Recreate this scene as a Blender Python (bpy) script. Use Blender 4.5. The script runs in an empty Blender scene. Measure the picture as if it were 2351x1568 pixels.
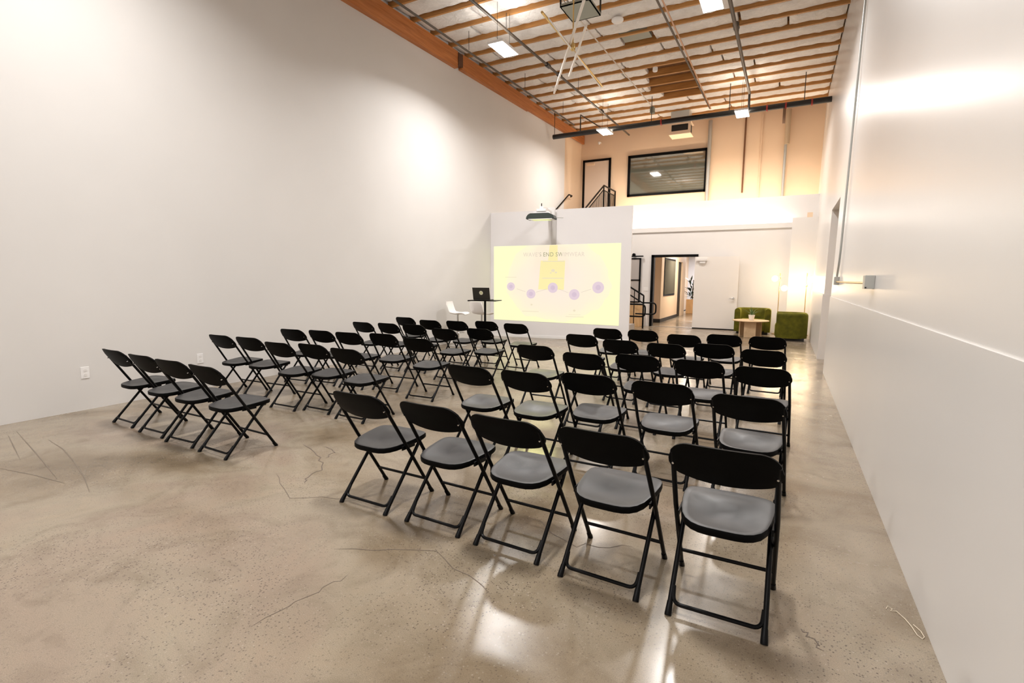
import bpy, bmesh, math, random
from mathutils import Vector, Matrix
random.seed(7)
C = bpy.context.scene.collection
SC = bpy.context.scene
PI = math.pi

# ------------------------------------------------------------------ helpers
def mat(name, col, rough=.6, metal=0., spec=.5, emit=None, estr=0., coat=0., sheen=0., ior=None):
    m = bpy.data.materials.new(name); m.use_nodes = True
    b = m.node_tree.nodes['Principled BSDF']
    b.inputs['Base Color'].default_value = (*col, 1)
    b.inputs['Roughness'].default_value = rough
    b.inputs['Metallic'].default_value = metal
    b.inputs['Specular IOR Level'].default_value = spec
    if ior: b.inputs['IOR'].default_value = ior
    if emit:
        b.inputs['Emission Color'].default_value = (*emit, 1)
        b.inputs['Emission Strength'].default_value = estr
    b.inputs['Coat Weight'].default_value = coat
    if sheen:
        b.inputs['Sheen Weight'].default_value = sheen
        b.inputs['Sheen Roughness'].default_value = .4
    return m

def N(m, t, **kw):
    n = m.node_tree.nodes.new(t)
    for k, v in kw.items():
        if k in n.inputs: n.inputs[k].default_value = v
        else: setattr(n, k, v)
    return n
def L(m, a, b): m.node_tree.links.new(a, b)
def bsdf(m): return m.node_tree.nodes['Principled BSDF']
def coords(m, scale=(1, 1, 1)):
    t = N(m, 'ShaderNodeTexCoord'); mp = N(m, 'ShaderNodeMapping'); mp.inputs['Scale'].default_value = scale
    L(m, t.outputs['Object'], mp.inputs['Vector']); return mp.outputs['Vector']
def ramp(m, src, stops):
    r = N(m, 'ShaderNodeValToRGB'); e = r.color_ramp.elements
    while len(e) < len(stops): e.new(.5)
    for el, (p, c) in zip(e, stops):
        el.position = p; el.color = (*c, 1) if len(c) == 3 else c
    L(m, src, r.inputs['Fac']); return r.outputs['Color']
def mix(m, fac, a, b, mode='MIX'):
    n = N(m, 'ShaderNodeMix'); n.data_type = 'RGBA'; n.blend_type = mode
    for i, v in ((0, fac), (6, a), (7, b)):
        if hasattr(v, 'links'): L(m, v, n.inputs[i])
        else: n.inputs[i].default_value = v if i == 0 else (*v, 1)
    return n.outputs[2]
def bump(m, src, strength=.2, dist=.01):
    b = N(m, 'ShaderNodeBump'); b.inputs['Strength'].default_value = strength; b.inputs['Distance'].default_value = dist
    L(m, src, b.inputs['Height']); L(m, b.outputs['Normal'], bsdf(m).inputs['Normal'])

def obj(name, bm, m, parent=None, smooth=False, loc=None):
    me = bpy.data.meshes.new(name); bmesh.ops.recalc_face_normals(bm, faces=bm.faces)
    bm.to_mesh(me); bm.free()
    if smooth:
        for p in me.polygons: p.use_smooth = True
        if smooth != 'all':
            try: me.set_sharp_from_angle(angle=math.radians(40))
            except Exception: pass
    me.materials.append(m)
    o = bpy.data.objects.new(name, me); C.objects.link(o)
    if parent is not None: o.parent = parent
    if loc is not None: o.location = loc
    return o
def tag(o, label, cat, group=None, kind=None):
    o['label'] = label; o['category'] = cat
    if group: o['group'] = group
    if kind: o['kind'] = kind
    return o
def thing(name, label, cat, loc=(0, 0, 0), rz=0, group=None):
    o = bpy.data.objects.new(name, None); C.objects.link(o)
    o.location = loc; o.rotation_euler = (0, 0, rz); o.empty_display_size = .1
    return tag(o, label, cat, group)
def struct(name, bm, m, label=None, parent=None, smooth=False):
    o = obj(name, bm, m, parent, smooth)
    if parent is None:
        o['kind'] = 'structure'; o['category'] = name.split('_')[0]
        if label: o['label'] = label
    return o
def dup(root, loc, rz, label, group=None):
    r = root.copy(); C.objects.link(r); r.location = loc; r.rotation_euler = (0, 0, rz); r['label'] = label
    if group: r['group'] = group
    for ch in list(root.children):
        c = ch.copy(); C.objects.link(c); c.parent = r
        for g in list(ch.children):
            d = g.copy(); C.objects.link(d); d.parent = c
    return r
def box(bm, x0, x1, y0, y1, z0, z1, bev=0.):
    r = bmesh.ops.create_cube(bm, size=1)
    vs = r['verts']
    bmesh.ops.scale(bm, vec=(x1 - x0, y1 - y0, z1 - z0), verts=vs)
    bmesh.ops.translate(bm, vec=((x0 + x1) / 2, (y0 + y1) / 2, (z0 + z1) / 2), verts=vs)
    if bev:
        es = list({e for v in vs for e in v.link_edges})
        bmesh.ops.bevel(bm, geom=es, offset=bev, segments=3, profile=.5, affect='EDGES')
    return bm
def bx(x0, x1, y0, y1, z0, z1, bev=0.): return box(bmesh.new(), x0, x1, y0, y1, z0, z1, bev)
def quad(bm, pts): bm.faces.new([bm.verts.new(p) for p in pts]); return bm
def prism(bm, pts, d):
    """closed polygon pts extruded by vector d"""
    a = [bm.verts.new(p) for p in pts]; b = [bm.verts.new(Vector(p) + Vector(d)) for p in pts]
    bm.faces.new(a); bm.faces.new(b[::-1])
    n = len(pts)
    for i in range(n): bm.faces.new((a[i], a[(i + 1) % n], b[(i + 1) % n], b[i]))
    return bm
def tube(bm, pts, r, seg=10, cap=True, prof=None):
    pts = [Vector(p) for p in pts]; n = len(pts)
    rr = r if isinstance(r, (list, tuple)) else [r] * n
    t0 = (pts[1] - pts[0]).normalized()
    up = Vector((0, 0, 1)) if abs(t0.z) < .9 else Vector((0, 1, 0))
    u = t0.cross(up).normalized(); rings = []
    for i, p in enumerate(pts):
        if i == 0: t = t0
        elif i == n - 1: t = (pts[i] - pts[i - 1]).normalized()
        else: t = ((pts[i + 1] - pts[i]).normalized() + (pts[i] - pts[i - 1]).normalized()).normalized()
        u = (u - t * u.dot(t)).normalized(); w = t.cross(u)
        rings.append([bm.verts.new(p + (u * math.cos(2 * PI * k / seg) + w * math.sin(2 * PI * k / seg)) * rr[i]) for k in range(seg)])
    for a, b in zip(rings, rings[1:]):
        for k in range(seg): bm.faces.new((a[k], a[(k + 1) % seg], b[(k + 1) % seg], b[k]))
    if cap: bm.faces.new(rings[0][::-1]); bm.faces.new(rings[-1])
    return bm
def tb(pts, r, seg=10): return tube(bmesh.new(), pts, r, seg)
def fillet(pts, rad, k=5):
    """round the inner corners of a polyline"""
    P = [Vector(p) for p in pts]; out = [P[0]]
    for i in range(1, len(P) - 1):
        a = (P[i - 1] - P[i]); b = (P[i + 1] - P[i]); d = min(rad, a.length * .49, b.length * .49)
        s = P[i] + a.normalized() * d; e = P[i] + b.normalized() * d
        for j in range(k + 1):
            t = j / k; out.append(s * (1 - t) ** 2 + P[i] * 2 * t * (1 - t) + e * t * t)
    out.append(P[-1]); return out
def lathe(bm, prof, seg=24, c=(0, 0, 0)):
    rings = []
    for r, z in prof:
        rings.append([bm.verts.new((c[0] + r * math.cos(2 * PI * k / seg), c[1] + r * math.sin(2 * PI * k / seg), c[2] + z)) for k in range(seg)])
    for a, b in zip(rings, rings[1:]):
        for k in range(seg): bm.faces.new((a[k], a[(k + 1) % seg], b[(k + 1) % seg], b[k]))
    bm.faces.new(rings[0][::-1]); bm.faces.new(rings[-1]); return bm
def lt(prof, seg=24, c=(0, 0, 0)): return lathe(bmesh.new(), prof, seg, c)
def sweep(bm, path, prof, closed=False):
    """path: list of (x,y) ; prof: list of (offset to the left, z). vertical-section sweep"""
    n = len(path); rings = []
    for i in range(n):
        p = Vector(path[i])
        a = Vector(path[i - 1]) if (i or closed) else p; b = Vector(path[(i + 1) % n]) if (i < n - 1 or closed) else p
        t = (b - a).normalized(); nn = Vector((-t.y, t.x))
        rings.append([bm.verts.new((p.x + nn.x * o, p.y + nn.y * o, z)) for o, z in prof])
    m = len(prof)
    for i in range(n if closed else n - 1):
        a, b = rings[i], rings[(i + 1) % n]
        for k in range(m): bm.faces.new((a[k], a[(k + 1) % m], b[(k + 1) % m], b[k]))
    if not closed: bm.faces.new(rings[0]); bm.faces.new(rings[-1][::-1])
    return bm

# ------------------------------------------------------------------ materials
def paint(name, col, rough, var=.03, spec=.5):
    m = mat(name, col, rough, spec=spec)
    v = coords(m); n = N(m, 'ShaderNodeTexNoise', Scale=.6, Detail=3.)
    L(m, v, n.inputs['Vector'])
    L(m, ramp(m, n.outputs['Fac'], [(.3, tuple(c * (1 - var) for c in col)), (.7, tuple(min(1, c * (1 + var)) for c in col))]), bsdf(m).inputs['Base Color'])
    n2 = N(m, 'ShaderNodeTexNoise', Scale=180., Detail=2.); L(m, v, n2.inputs['Vector']); bump(m, n2.outputs['Fac'], .05, .002)
    return m
M = {}
M['wall'] = paint('wall_paint', (.675, .657, .638), .55)
M['wallR'] = paint('wall_paint_satin', (.69, .672, .654), .30, .02, .6)
M['wallB'] = paint('wall_paint_white', (.75, .73, .715), .5)
M['peach'] = paint('wall_paint_tan', (.80, .62, .45), .55)
M['screen'] = paint('screen_wall_paint', (.76, .74, .74), .5)
M['black'] = mat('black_metal', (.002, .002, .0024), .34, 0., .13)
M['blackpipe'] = mat('black_pipe', (.012, .011, .010), .4)
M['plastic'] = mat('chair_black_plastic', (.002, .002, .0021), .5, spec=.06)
M['white'] = mat('white_plastic', (.82, .81, .80), .4)
M['whitedoor'] = paint('door_paint', (.80, .76, .72), .45)
M['galv'] = mat('galvanised_steel', (.52, .53, .51), .42, .7)
M['chrome'] = mat('brushed_steel', (.62, .61, .60), .25, 1.)
M['brass'] = mat('brass', (.72, .52, .22), .3, .9)
M['pipe'] = mat('grey_pipe', (.085, .068, .052), .5, .2)
M['copper'] = mat('copper_pipe', (.45, .26, .16), .4, .4)
M['red'] = mat('red_fitting', (.35, .03, .02), .5)
M['dark'] = mat('dark_cavity', (.02, .018, .016), .8)
M['pot'] = mat('glazed_white_pot', (.85, .84, .82), .3)
M['leaf'] = mat('leaf_green', (.10, .17, .05), .5)
M['darkleaf'] = mat('dark_leaf', (.012, .03, .012), .5)
M['base'] = mat('dark_baseboard', (.015, .014, .013), .5)
M['lens'] = mat('lamp_lens', (.9, .9, .9), .5, emit=(1, .98, .95), estr=14)
M['globe'] = mat('lamp_globe', (.9, .85, .75), .4, emit=(1, .78, .50), estr=9)
M['led'] = mat('led_strip', (.9, .9, .9), .5, emit=(1, .9, .8), estr=3)

# seats: black plastic, top colour greyed for reflected ceiling light, faint mottling
def seatmat(name, scuff):
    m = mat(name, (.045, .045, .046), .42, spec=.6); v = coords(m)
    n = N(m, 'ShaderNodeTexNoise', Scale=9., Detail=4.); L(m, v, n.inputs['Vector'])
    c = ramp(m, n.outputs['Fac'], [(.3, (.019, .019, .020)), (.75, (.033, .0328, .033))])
    if scuff:
        w = N(m, 'ShaderNodeTexNoise', Scale=22., Detail=6., Roughness=.8, Distortion=2.5); L(m, coords(m, (1, 3.5, 1)), w.inputs['Vector'])
        f = ramp(m, w.outputs['Fac'], [(.56, (0, 0, 0)), (.66, (.8, .8, .8))])
        c = mix(m, f, c, (.10, .085, .08))
    L(m, c, bsdf(m).inputs['Base Color'])
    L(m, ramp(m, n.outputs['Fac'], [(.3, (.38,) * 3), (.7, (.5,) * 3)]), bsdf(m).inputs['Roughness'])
    s = N(m, 'ShaderNodeTexNoise', Scale=400., Detail=1.); L(m, v, s.inputs['Vector']); bump(m, s.outputs['Fac'], .12, .001)
    return m
M['seat'] = seatmat('chair_seat_plastic', False); M['seatscuff'] = seatmat('scuffed_seat_plastic', True)

# polished concrete
def concrete():
    m = mat('polished_concrete', (.4, .32, .25), .25, spec=.55); v = coords(m)
    a = N(m, 'ShaderNodeTexNoise', Scale=.55, Detail=5., Roughness=.55, Distortion=.6); L(m, v, a.inputs['Vector'])
    c1 = ramp(m, a.outputs['Fac'], [(.32, (.135, .098, .058)), (.43, (.225, .175, .118)), (.53, (.285, .236, .172)), (.62, (.265, .205, .152)), (.74, (.305, .262, .205))])
    b = N(m, 'ShaderNodeTexNoise', Scale=2.6, Detail=6., Roughness=.6, Distortion=1.2); L(m, v, b.inputs['Vector'])
    c2 = mix(m, 1., c1, ramp(m, b.outputs['Fac'], [(.25, (.72, .69, .64)), (.5, (1., 1., 1.)), (.8, (1.1, 1.07, 1.04))]), 'MULTIPLY')
    # aggregate speckles, patchy
    vo = N(m, 'ShaderNodeTexVoronoi', Scale=95.); L(m, v, vo.inputs['Vector'])
    sp = ramp(m, vo.outputs['Distance'], [(.20, (1, 1, 1)), (.5, (0, 0, 0))])
    wn = N(m, 'ShaderNodeSeparateColor'); L(m, vo.outputs['Color'], wn.inputs[0])
    pick = ramp(m, wn.outputs[0], [(.62, (0, 0, 0)), (.7, (1, 1, 1))])
    pt = N(m, 'ShaderNodeTexNoise', Scale=.9, Detail=3.); L(m, coords(m, (1, 1.3, 1)), pt.inputs['Vector'])
    patch = ramp(m, pt.outputs['Fac'], [(.40, (.25,) * 3), (.60, (1.,) * 3)])
    f = mix(m, 1., mix(m, 1., sp, pick, 'MULTIPLY'), patch, 'MULTIPLY')
    scol = ramp(m, wn.outputs[1], [(.3, (.075, .058, .046)), (.7, (.13, .10, .078)), (.88, (.36, .31, .25))])
    c3 = mix(m, f, c2, scol)
    fn = N(m, 'ShaderNodeTexNoise', Scale=260., Detail=2.); L(m, v, fn.inputs['Vector'])
    c4 = mix(m, 1., c3, ramp(m, fn.outputs['Fac'], [(.3, (.80,) * 3), (.7, (1.18,) * 3)]), 'MULTIPLY')
    L(m, c4, bsdf(m).inputs['Base Color'])
    r = N(m, 'ShaderNodeTexNoise', Scale=1.7, Detail=6., Roughness=.65); L(m, v, r.inputs['Vector'])
    L(m, ramp(m, r.outputs['Fac'], [(.3, (.14,) * 3), (.7, (.30,) * 3)]), bsdf(m).inputs['Roughness'])
    bump(m, r.outputs['Fac'], .03, .01)
    return m
M['floor'] = concrete()
M['crack'] = mat('crack_dark', (.12, .09, .07), .6)
M['scratch'] = mat('scratch_mark', (.165, .132, .098), .4)

def wood(name, c1, c2, scale=(1, 12, 12), rough=.5):
    m = mat(name, c1, rough); v = coords(m, scale)
    n = N(m, 'ShaderNodeTexNoise', Scale=2.2, Detail=6., Roughness=.6, Distortion=.8); L(m, v, n.inputs['Vector'])
    L(m, ramp(m, n.outputs['Fac'], [(.3, c1), (.7, c2)]), bsdf(m).inputs['Base Color']); return m
M['glulam'] = wood('glulam_beam', (.36, .11, .022), (.56, .21, .06), (9, .5, 9))
M['joist'] = wood('joist_wood', (.34, .145, .035), (.56, .28, .085), (.6, 14, 14))
M['ply'] = wood('roof_plywood', (.16, .075, .03), (.26, .13, .055), (3, 3, 3), .7)
M['table'] = wood('light_oak', (.62, .42, .24), (.74, .54, .34), (2, 10, 2), .45)
M['crate'] = wood('pine_box', (.60, .36, .16), (.74, .48, .25), (6, 6, 1), .5)

def batt():
    m = mat('insulation_facing', (.72, .68, .64), .45, spec=.5); v = coords(m, (1, 1.2, 1))
    n = N(m, 'ShaderNodeTexNoise', Scale=5., Detail=7., Roughness=.68, Distortion=1.4); L(m, v, n.inputs['Vector'])
    L(m, ramp(m, n.outputs['Fac'], [(.3, (.80, .765, .73)), (.7, (.93, .90, .87))]), bsdf(m).inputs['Base Color'])
    bump(m, n.outputs['Fac'], .9, .06); return m
M['batt'] = batt()
M['foil'] = mat('dull_foil', (.22, .23, .19), .4, .4)
def velvet():
    m = mat('green_velvet', (.15, .15, .01), .8, spec=.2, sheen=.5); v = coords(m)
    bsdf(m).inputs['Sheen Tint'].default_value = (.75, .72, .10, 1)
    n = N(m, 'ShaderNodeTexNoise', Scale=7., Detail=4.); L(m, v, n.inputs['Vector'])
    L(m, ramp(m, n.outputs['Fac'], [(.3, (.060, .058, .004)), (.7, (.125, .118, .008))]), bsdf(m).inputs['Base Color']); return m
M['velvet'] = velvet()
M['glass'] = mat('window_glass', (.13, .14, .115), .03, spec=.5, ior=3.2)
M['glass2'] = mat('corridor_window_glass', (.16, .15, .12), .05, ior=1.8)
M['grey'] = mat('grey_panel', (.42, .38, .36), .5)
M['laptop'] = mat('laptop_shell', (.05, .048, .04), .4, .4)

# ------------------------------------------------------------------ camera
f, pitch, yaw, roll, CH = 1175.636, .1201637, .4881468, .0069804, 1.5545
cy, sy, cp, sp_ = math.cos(yaw), math.sin(yaw), math.cos(pitch), math.sin(pitch)
F = Vector((-sy * cp, cy * cp, -sp_)); R = Vector((cy, sy, 0)); U = R.cross(F)
R, U = R * math.cos(roll) + U * math.sin(roll), U * math.cos(roll) - R * math.sin(roll)
cam = bpy.data.cameras.new('camera'); co = bpy.data.objects.new('camera', cam); C.objects.link(co)
cam.sensor_width = 36; cam.lens = 36 * f / 2351; cam.clip_start = .05; cam.clip_end = 100
mw = Matrix.Identity(4)
for i in range(3): mw[i][0] = R[i]; mw[i][1] = U[i]; mw[i][2] = -F[i]; mw[i][3] = (0, 0, CH)[i]
co.matrix_world = mw; SC.camera = co

# ------------------------------------------------------------------ room
XL, XR0, LEAN = -7.18, .665, .085 / 6.5
YB, YF = -5.0, 19.2
def xr(z): return XR0 + LEAN * z
def zj(y): return 6.62 + .021 * y        # joist underside
b = bx(-7.6, 1.2, YB - .2, 17.86, -.15, 0); box(b, -4.6, -1.6, 17.86, 29.5, -.15, -.002)
floor = struct('floor', b, M['floor'], 'mottled tan polished concrete floor with cracks and speckled stone')
def strip(bm, pts, w, z=.0012):
    P = [Vector((x, y, z)) for x, y in pts]; n = len(P); vs = []
    for i, p in enumerate(P):
        t = (P[min(i + 1, n - 1)] - P[max(i - 1, 0)]).normalized(); s = Vector((-t.y, t.x, 0)) * w / 2 * (.25 if i in (0, n - 1) else 1)
        vs.append((bm.verts.new(p - s), bm.verts.new(p + s)))
    for a, c in zip(vs, vs[1:]): bm.faces.new((a[0], c[0], c[1], a[1]))
def wig(pts, amp, k=5):
    out = []
    for (a, b_) in zip(pts, pts[1:]):
        for j in range(k):
            t = j / k; out.append((a[0] + (b_[0] - a[0]) * t + random.uniform(-amp, amp), a[1] + (b_[1] - a[1]) * t + random.uniform(-amp, amp)))
    out.append(pts[-1]); return out
b = bmesh.new()
for pts, w in (([(-3.91, 3.22), (-3.55, 3.07), (-3.27, 2.85), (-3.24, 2.7), (-3.15, 2.57)], .008), ([(-3.7, 3.26), (-3.5, 3.2), (-3.45, 3.05)], .008),
               ([(.14, 2.51), (.19, 2.45), (.24, 2.39)], .006), ([(-2.01, 1.35), (-1.98, 1.6), (-1.95, 1.84)], .003),
               ([(-2.2, 2.0), (-1.7, 2.25), (-1.2, 2.05)], .004), ([(-3.5, 2.6), (-3.0, 2.35), (-2.55, 2.6)], .004), ([(-1.4, 2.9), (-1.0, 2.7), (-.7, 2.85)], .004)):
    strip(b, wig(pts, .02), w)
obj('crack', b, M['crack'], floor)
b = bmesh.new()
for pts in ([(-6.77, 2.09), (-5.8, 1.90), (-4.88, 1.71)], [(-6.15, 2.12), (-5.7, 2.06), (-5.25, 1.96), (-4.75, 1.83), (-4.38, 1.71)],
            [(-6.65, 1.99), (-6.17, 1.875), (-5.69, 1.76)], [(-5.56, 1.59), (-5.15, 1.66), (-4.72, 1.70)]):
    strip(b, pts, .010)
obj('scratch', b, M['scratch'], floor)

# left wall: furred out to y=17.4, then a shallow recess
b = bx(XL - .3, XL, YB, 17.4, 0, 7.3)
struct('wall_left', b, M['wall'], 'tall blank off-white wall on the left')
struct('wall_left_end', bx(XL - .3, XL - .06, 17.4, YF, 0, 7.3), M['peach'], 'tan strip of wall past the end of the tall left wall')
struct('wall_rear', bx(-7.5, 1.2, YB - .2, YB, 0, 7.3), M['wall'], 'off-white wall behind the camera')
# right wall with a deep door recess and a slightly thicker lower part
def rwall(bm, y0, y1, z0, z1, off=0.):
    a, c = xr(z0) - off, xr(z1) - off; o = 1.2
    prism(bm, [(a, y0, z0), (o, y0, z0), (o, y0, z1), (c, y0, z1)], (0, y1 - y0, 0))
b = bmesh.new()
rwall(b, YB, 10.2, 0, 7.3); rwall(b, 12.0, YF, 0, 7.3); rwall(b, 10.2, 12.0, 2.95, 7.3)
wr = struct('wall_right', b, M['wallR'], 'tall glossy white wall on the right')
b = bmesh.new(); rwall(b, YB, 10.2, 0, 1.31, .012); rwall(b, 11.98, 17.5, 0, 1.31, .022)
struct('lower_lining', b, M['wallR'], parent=wr)
struct('door_recess', bx(1.12, 1.19, 10.2, 12.0, 0, 2.95), M['peach'], parent=wr)

# ceiling deck, joists and insulation batts
DK = .17
def slab(bm, x0, x1, y0, y1, dz0, dz1):
    prism(bm, [(x0, y0, zj(y0) + dz0), (x1, y0, zj(y0) + dz0), (x1, y0, zj(y0) + dz1), (x0, y0, zj(y0) + dz1)], (0, y1 - y0, zj(y1) - zj(y0)))
b = bmesh.new(); slab(b, -7.5, 1.2, YB - .2, YF + .2, DK, DK + .1)
ceil = struct('ceiling', b, M['ply'], 'open timber joist ceiling with foil faced insulation between joists')
ys = [8.30 + .676 * k for k in range(-19, 17)]
ys = [y for y in ys if YB < y < YF - .1]
JX0, JX1 = XL, .77
jm = None
for y in ys:
    if jm is None:
        jm = obj('joist', bx(JX0, JX1, -.024, .024, 0, DK), M['joist'], ceil, loc=(0, y, zj(y)))
    else:
        o = jm.copy(); C.objects.link(o); o.parent = ceil; o.location = (0, y, zj(y))
HOLE = (-3.75, -2.5, 13.75, 16.35)
FOILY = 11.85
for i, (ya, yb) in enumerate(zip(ys, ys[1:])):
    b = bmesh.new(); ym = (ya + yb) / 2
    cuts = [JX0 + .03]; x = JX0 + .6 + random.random() * 1.6
    while x < JX1 - .8: cuts.append(x); x += 2.0 + random.random() * .6
    cuts.append(JX1 - .02); segs = list(zip(cuts, cuts[1:]))
    if HOLE[2] < ym < HOLE[3]:
        n = []
        h0 = HOLE[0] + random.uniform(-.12, .2) + (.55 if ym < 14.2 else 0) * 0; h1 = HOLE[1] + random.uniform(-.08, .05)
        for a, c in segs:
            if c <= h0 or a >= h1: n.append((a, c)); continue
            if a < h0 - .1: n.append((a, h0))
            if c > h1 + .1: n.append((h1, c))
        segs = n
    if abs(ym - FOILY) < .34: segs = [(JX0 + .03, -5.4), (-5.38, -3.62), (-2.93, -1.2), (-1.18, JX1 - .02)]
    for a, c in segs:
        nx = max(3, int((c - a) / .11)); ny = 8; W = yb - ya - .066
        sag = random.uniform(.0, .02); g = []
        for ix in range(nx + 1):
            tx = ix / nx; row = []
            ex = min(1, min(tx, 1 - tx) * (c - a) / .12)
            for iy in range(ny + 1):
                ty = iy / ny; bul = math.sin(PI * ty) ** .6
                z = zj(ya + .033 + W * ty) + .085 - (.06 + sag) * bul * (.35 + .65 * math.sqrt(ex)) + random.uniform(-.013, .013)
                row.append(b.verts.new((a + .02 + (c - a - .04) * tx, ya + .033 + W * ty, z)))
            g.append(row)
        for ix in range(nx):
            for iy in range(ny): b.faces.new((g[ix][iy], g[ix + 1][iy], g[ix + 1][iy + 1], g[ix][iy + 1]))
        # skirt so the batt has thickness
        rim = [g[0][k] for k in range(ny + 1)] + [g[k][ny] for k in range(1, nx + 1)] + [g[nx][k] for k in range(ny - 1, -1, -1)] + [g[k][0] for k in range(nx - 1, 0, -1)]
        top = [b.verts.new((v.co.x, v.co.y, zj(v.co.y) + DK - .004)) for v in rim]
        for k in range(len(rim)):
            k2 = (k + 1) % len(rim); b.faces.new((rim[k], rim[k2], top[k2], top[k]))
    obj('insulation_batt', b, M['batt'], ceil, smooth=True)
b = bmesh.new(); slab(b, -3.58, -2.97, FOILY - .25, FOILY + .28, .05, .12)
obj('foil_patch', b, M['foil'], ceil)

# glulam ledger along the left wall
b = bmesh.new()
for (a, c, w, dz) in ((YB, 10.55, .10, -.02), (10.72, 14.35, .10, 0), (14.35, 19.15, .075, .03)):
    prism(b, [(XL, a, 6.25 + .021 * a + dz), (XL + w, a, 6.25 + .021 * a + dz), (XL + w, a, 6.60 + .021 * a), (XL, a, 6.60 + .021 * a)], (0, c - a, .021 * (c - a)))
t1 = struct('trim_1', b, M['glulam'], 'orange laminated timber beam along the top of the left wall')
obj('steel_plate', bx(XL, XL + .115, 10.55, 10.74, 6.52, 6.80), mat('brown_steel', (.09, .035, .015), .5), t1)

# screen wall (free-standing partition)
P0, P1 = Vector((-7.18, 12.25, 0)), Vector((-3.48, 12.85, 0)); D = (P1 - P0).normalized(); NN = Vector((D.y, -D.x, 0))   # NN towards the chairs
SANG = math.atan2(D.y, D.x)
def sw(u, z, d=0.): return P0 + D * u + NN * d + Vector((0, 0, z))
b = bmesh.new(); prism(b, [sw(.0, 0), sw(3.76, 0), sw(3.76, 3.40), sw(0, 3.34)], -NN * .14)
scr = struct('wall_screen', b, M['screen'], 'short white partition wall carrying the projected slide')
b = bmesh.new(); prism(b, [sw(0, 0, .012), sw(3.765, 0, .012), sw(3.765, .07, .012), sw(0, .07, .012)], -NN * .011)
struct('baseboard_screen', b, M['white'], 'thin white baseboard under the projected slide')
b = bmesh.new(); prism(b, [sw(1.715, 2.47, .03), sw(1.83, 2.47, .03), sw(1.83, 3.30, .03), sw(1.715, 3.30, .03)], -NN * .029)
tag(obj('cable_channel', b, mat('grey_channel', (.50, .48, .46), .5)), 'grey vertical cable cover above the projected slide', 'cable cover')

# back walls
b = bmesh.new()
box(b, -7.2, -4.08, 17.8, 17.95, 0, 3.19); box(b, -2.62, .9, 17.8, 17.95, 0, 3.19); box(b, -4.08, -2.62, 17.8, 17.95, 2.36, 3.19)
struct('wall_back_lower', b, M['wallB'], 'white back wall with the corridor doorway')
b = bx(-5.7, .9, 17.99, 18.1, 3.0, 4.14)
wb = struct('wall_back_band', b, M['wallB'], 'bright white band of wall above the light ledge')
b = bx(-5.7, .06, 17.76, 17.80, 3.20, 3.32); box(b, -5.7, .06, 17.76, 17.99, 3.17, 3.20)
struct('trim_2', b, M['wallB'], 'white ledge running above the corridor doorway')
struct('wall_back_upper', bx(-7.5, 1.2, YF, YF + .15, 3.0, 7.35), M['peach'], 'tan upper back wall with a dark window')
struct('trim_3', bx(-7.2, 1.0, 17.95, YF, 2.86, 3.0), M['wallB'], 'floor slab behind the white band')
b = bmesh.new(); box(b, .05, .745, 17.5, 17.8, 0, 3.42)
struct('wall_corner_box', b, M['wallB'], 'boxed white corner column beside the floor lamps')
tag(obj('led_strip_light', bx(-5.6, .0, 17.86, 17.90, 3.205, 3.225), M['led']), 'glowing light strip lying on the ledge above the doorway', 'light')
tag(obj('wall_box', bx(.42, .56, 17.52, 17.62, 3.42, 3.56), M['peach']), 'small tan box on top of the corner column', 'box')

# corridor beyond the doorway
b = bmesh.new(); box(b, -4.75, -4.1, 19.5, 22.85, 0, 2.86); box(b, -4.75, -4.1, 23.85, 24.6, 0, 2.86); box(b, -4.75, -4.1, 22.85, 23.85, 2.36, 2.86); box(b, -4.75, -4.5, 22.85, 23.85, 0, 2.36)
struct('wall_corridor_left', b, M['peach'], 'tan corridor wall with an inner window, seen through the doorway')
struct('wall_corridor_side', bx(-4.9, -4.75, 17.95, 29.5, 0, 3.2), M['peach'])
b = bmesh.new(); box(b, -4.9, -1.4, 29.4, 29.6, 0, 3.2)
struct('wall_corridor_end', b, paint('pale_blue_grey', (.62, .63, .65), .5), 'pale grey wall at the far end of the corridor')
struct('wall_corridor_right', bx(-1.6, -1.45, 17.95, 29.5, 0, 3.2), M['wallB'])
struct('ceiling_corridor', bx(-4.9, -1.4, YF, 29.6, 2.95, 3.05), M['wallB'])
struct('trim_4', bx(-3.45, -2.6, 26.0, 26.4, 0, 2.95), mat('black_wall', (.008, .010, .009), .5), 'black column beyond the doorway')
b = bx(-4.76, -4.085, 19.485, 22.85, 0, .13)
struct('baseboard_corridor', b, M['base'], 'dark baseboard under the corridor window')
d = struct('door_1', bx(-4.22, -4.16, 22.87, 23.83, .01, 2.35), M['black'], 'dark door open inside the corridor')
b = bx(-4.14, -4.085, 19.95, 22.1, .97, 2.42); w1 = struct('window_1', b, M['black'], 'inner corridor window in a dark frame')
obj('pane', bx(-4.083, -4.078, 20.02, 22.03, 1.04, 2.35), M['glass2'], w1)

# corridor doorway frame and the open door leaf
b = bmesh.new(); box(b, -4.09, -4.0, 17.75, 17.96, 0, 2.42); box(b, -4.09, -2.58, 17.75, 17.96, 2.34, 2.42); box(b, -2.66, -2.6, 17.79, 17.96, 0, 2.36)
struct('trim_5', b, M['black'], 'black frame around the corridor doorway')
struct('trim_6', bx(-4.0, -2.66, 17.77, 17.96, .0, .012), M['chrome'], 'metal threshold of the corridor doorway')
dl = struct('door_2', bx(-2.655, -1.33, 17.62, 17.68, .03, 2.33), M['whitedoor'], 'white door swung fully open against the back wall')
b = bx(-2.60, -2.28, 17.56, 17.62, 2.20, 2.27); box(b, -2.5, -2.33, 17.575, 17.62, 2.12, 2.2)
obj('door_closer', b, M['wallB'], dl)
b = tb([(-1.44, 17.62, 1.02), (-1.44, 17.57, 1.02)], .03, 14); tube(b, [(-1.44, 17.575, 1.02), (-1.56, 17.575, 1.02)], .011)
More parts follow.
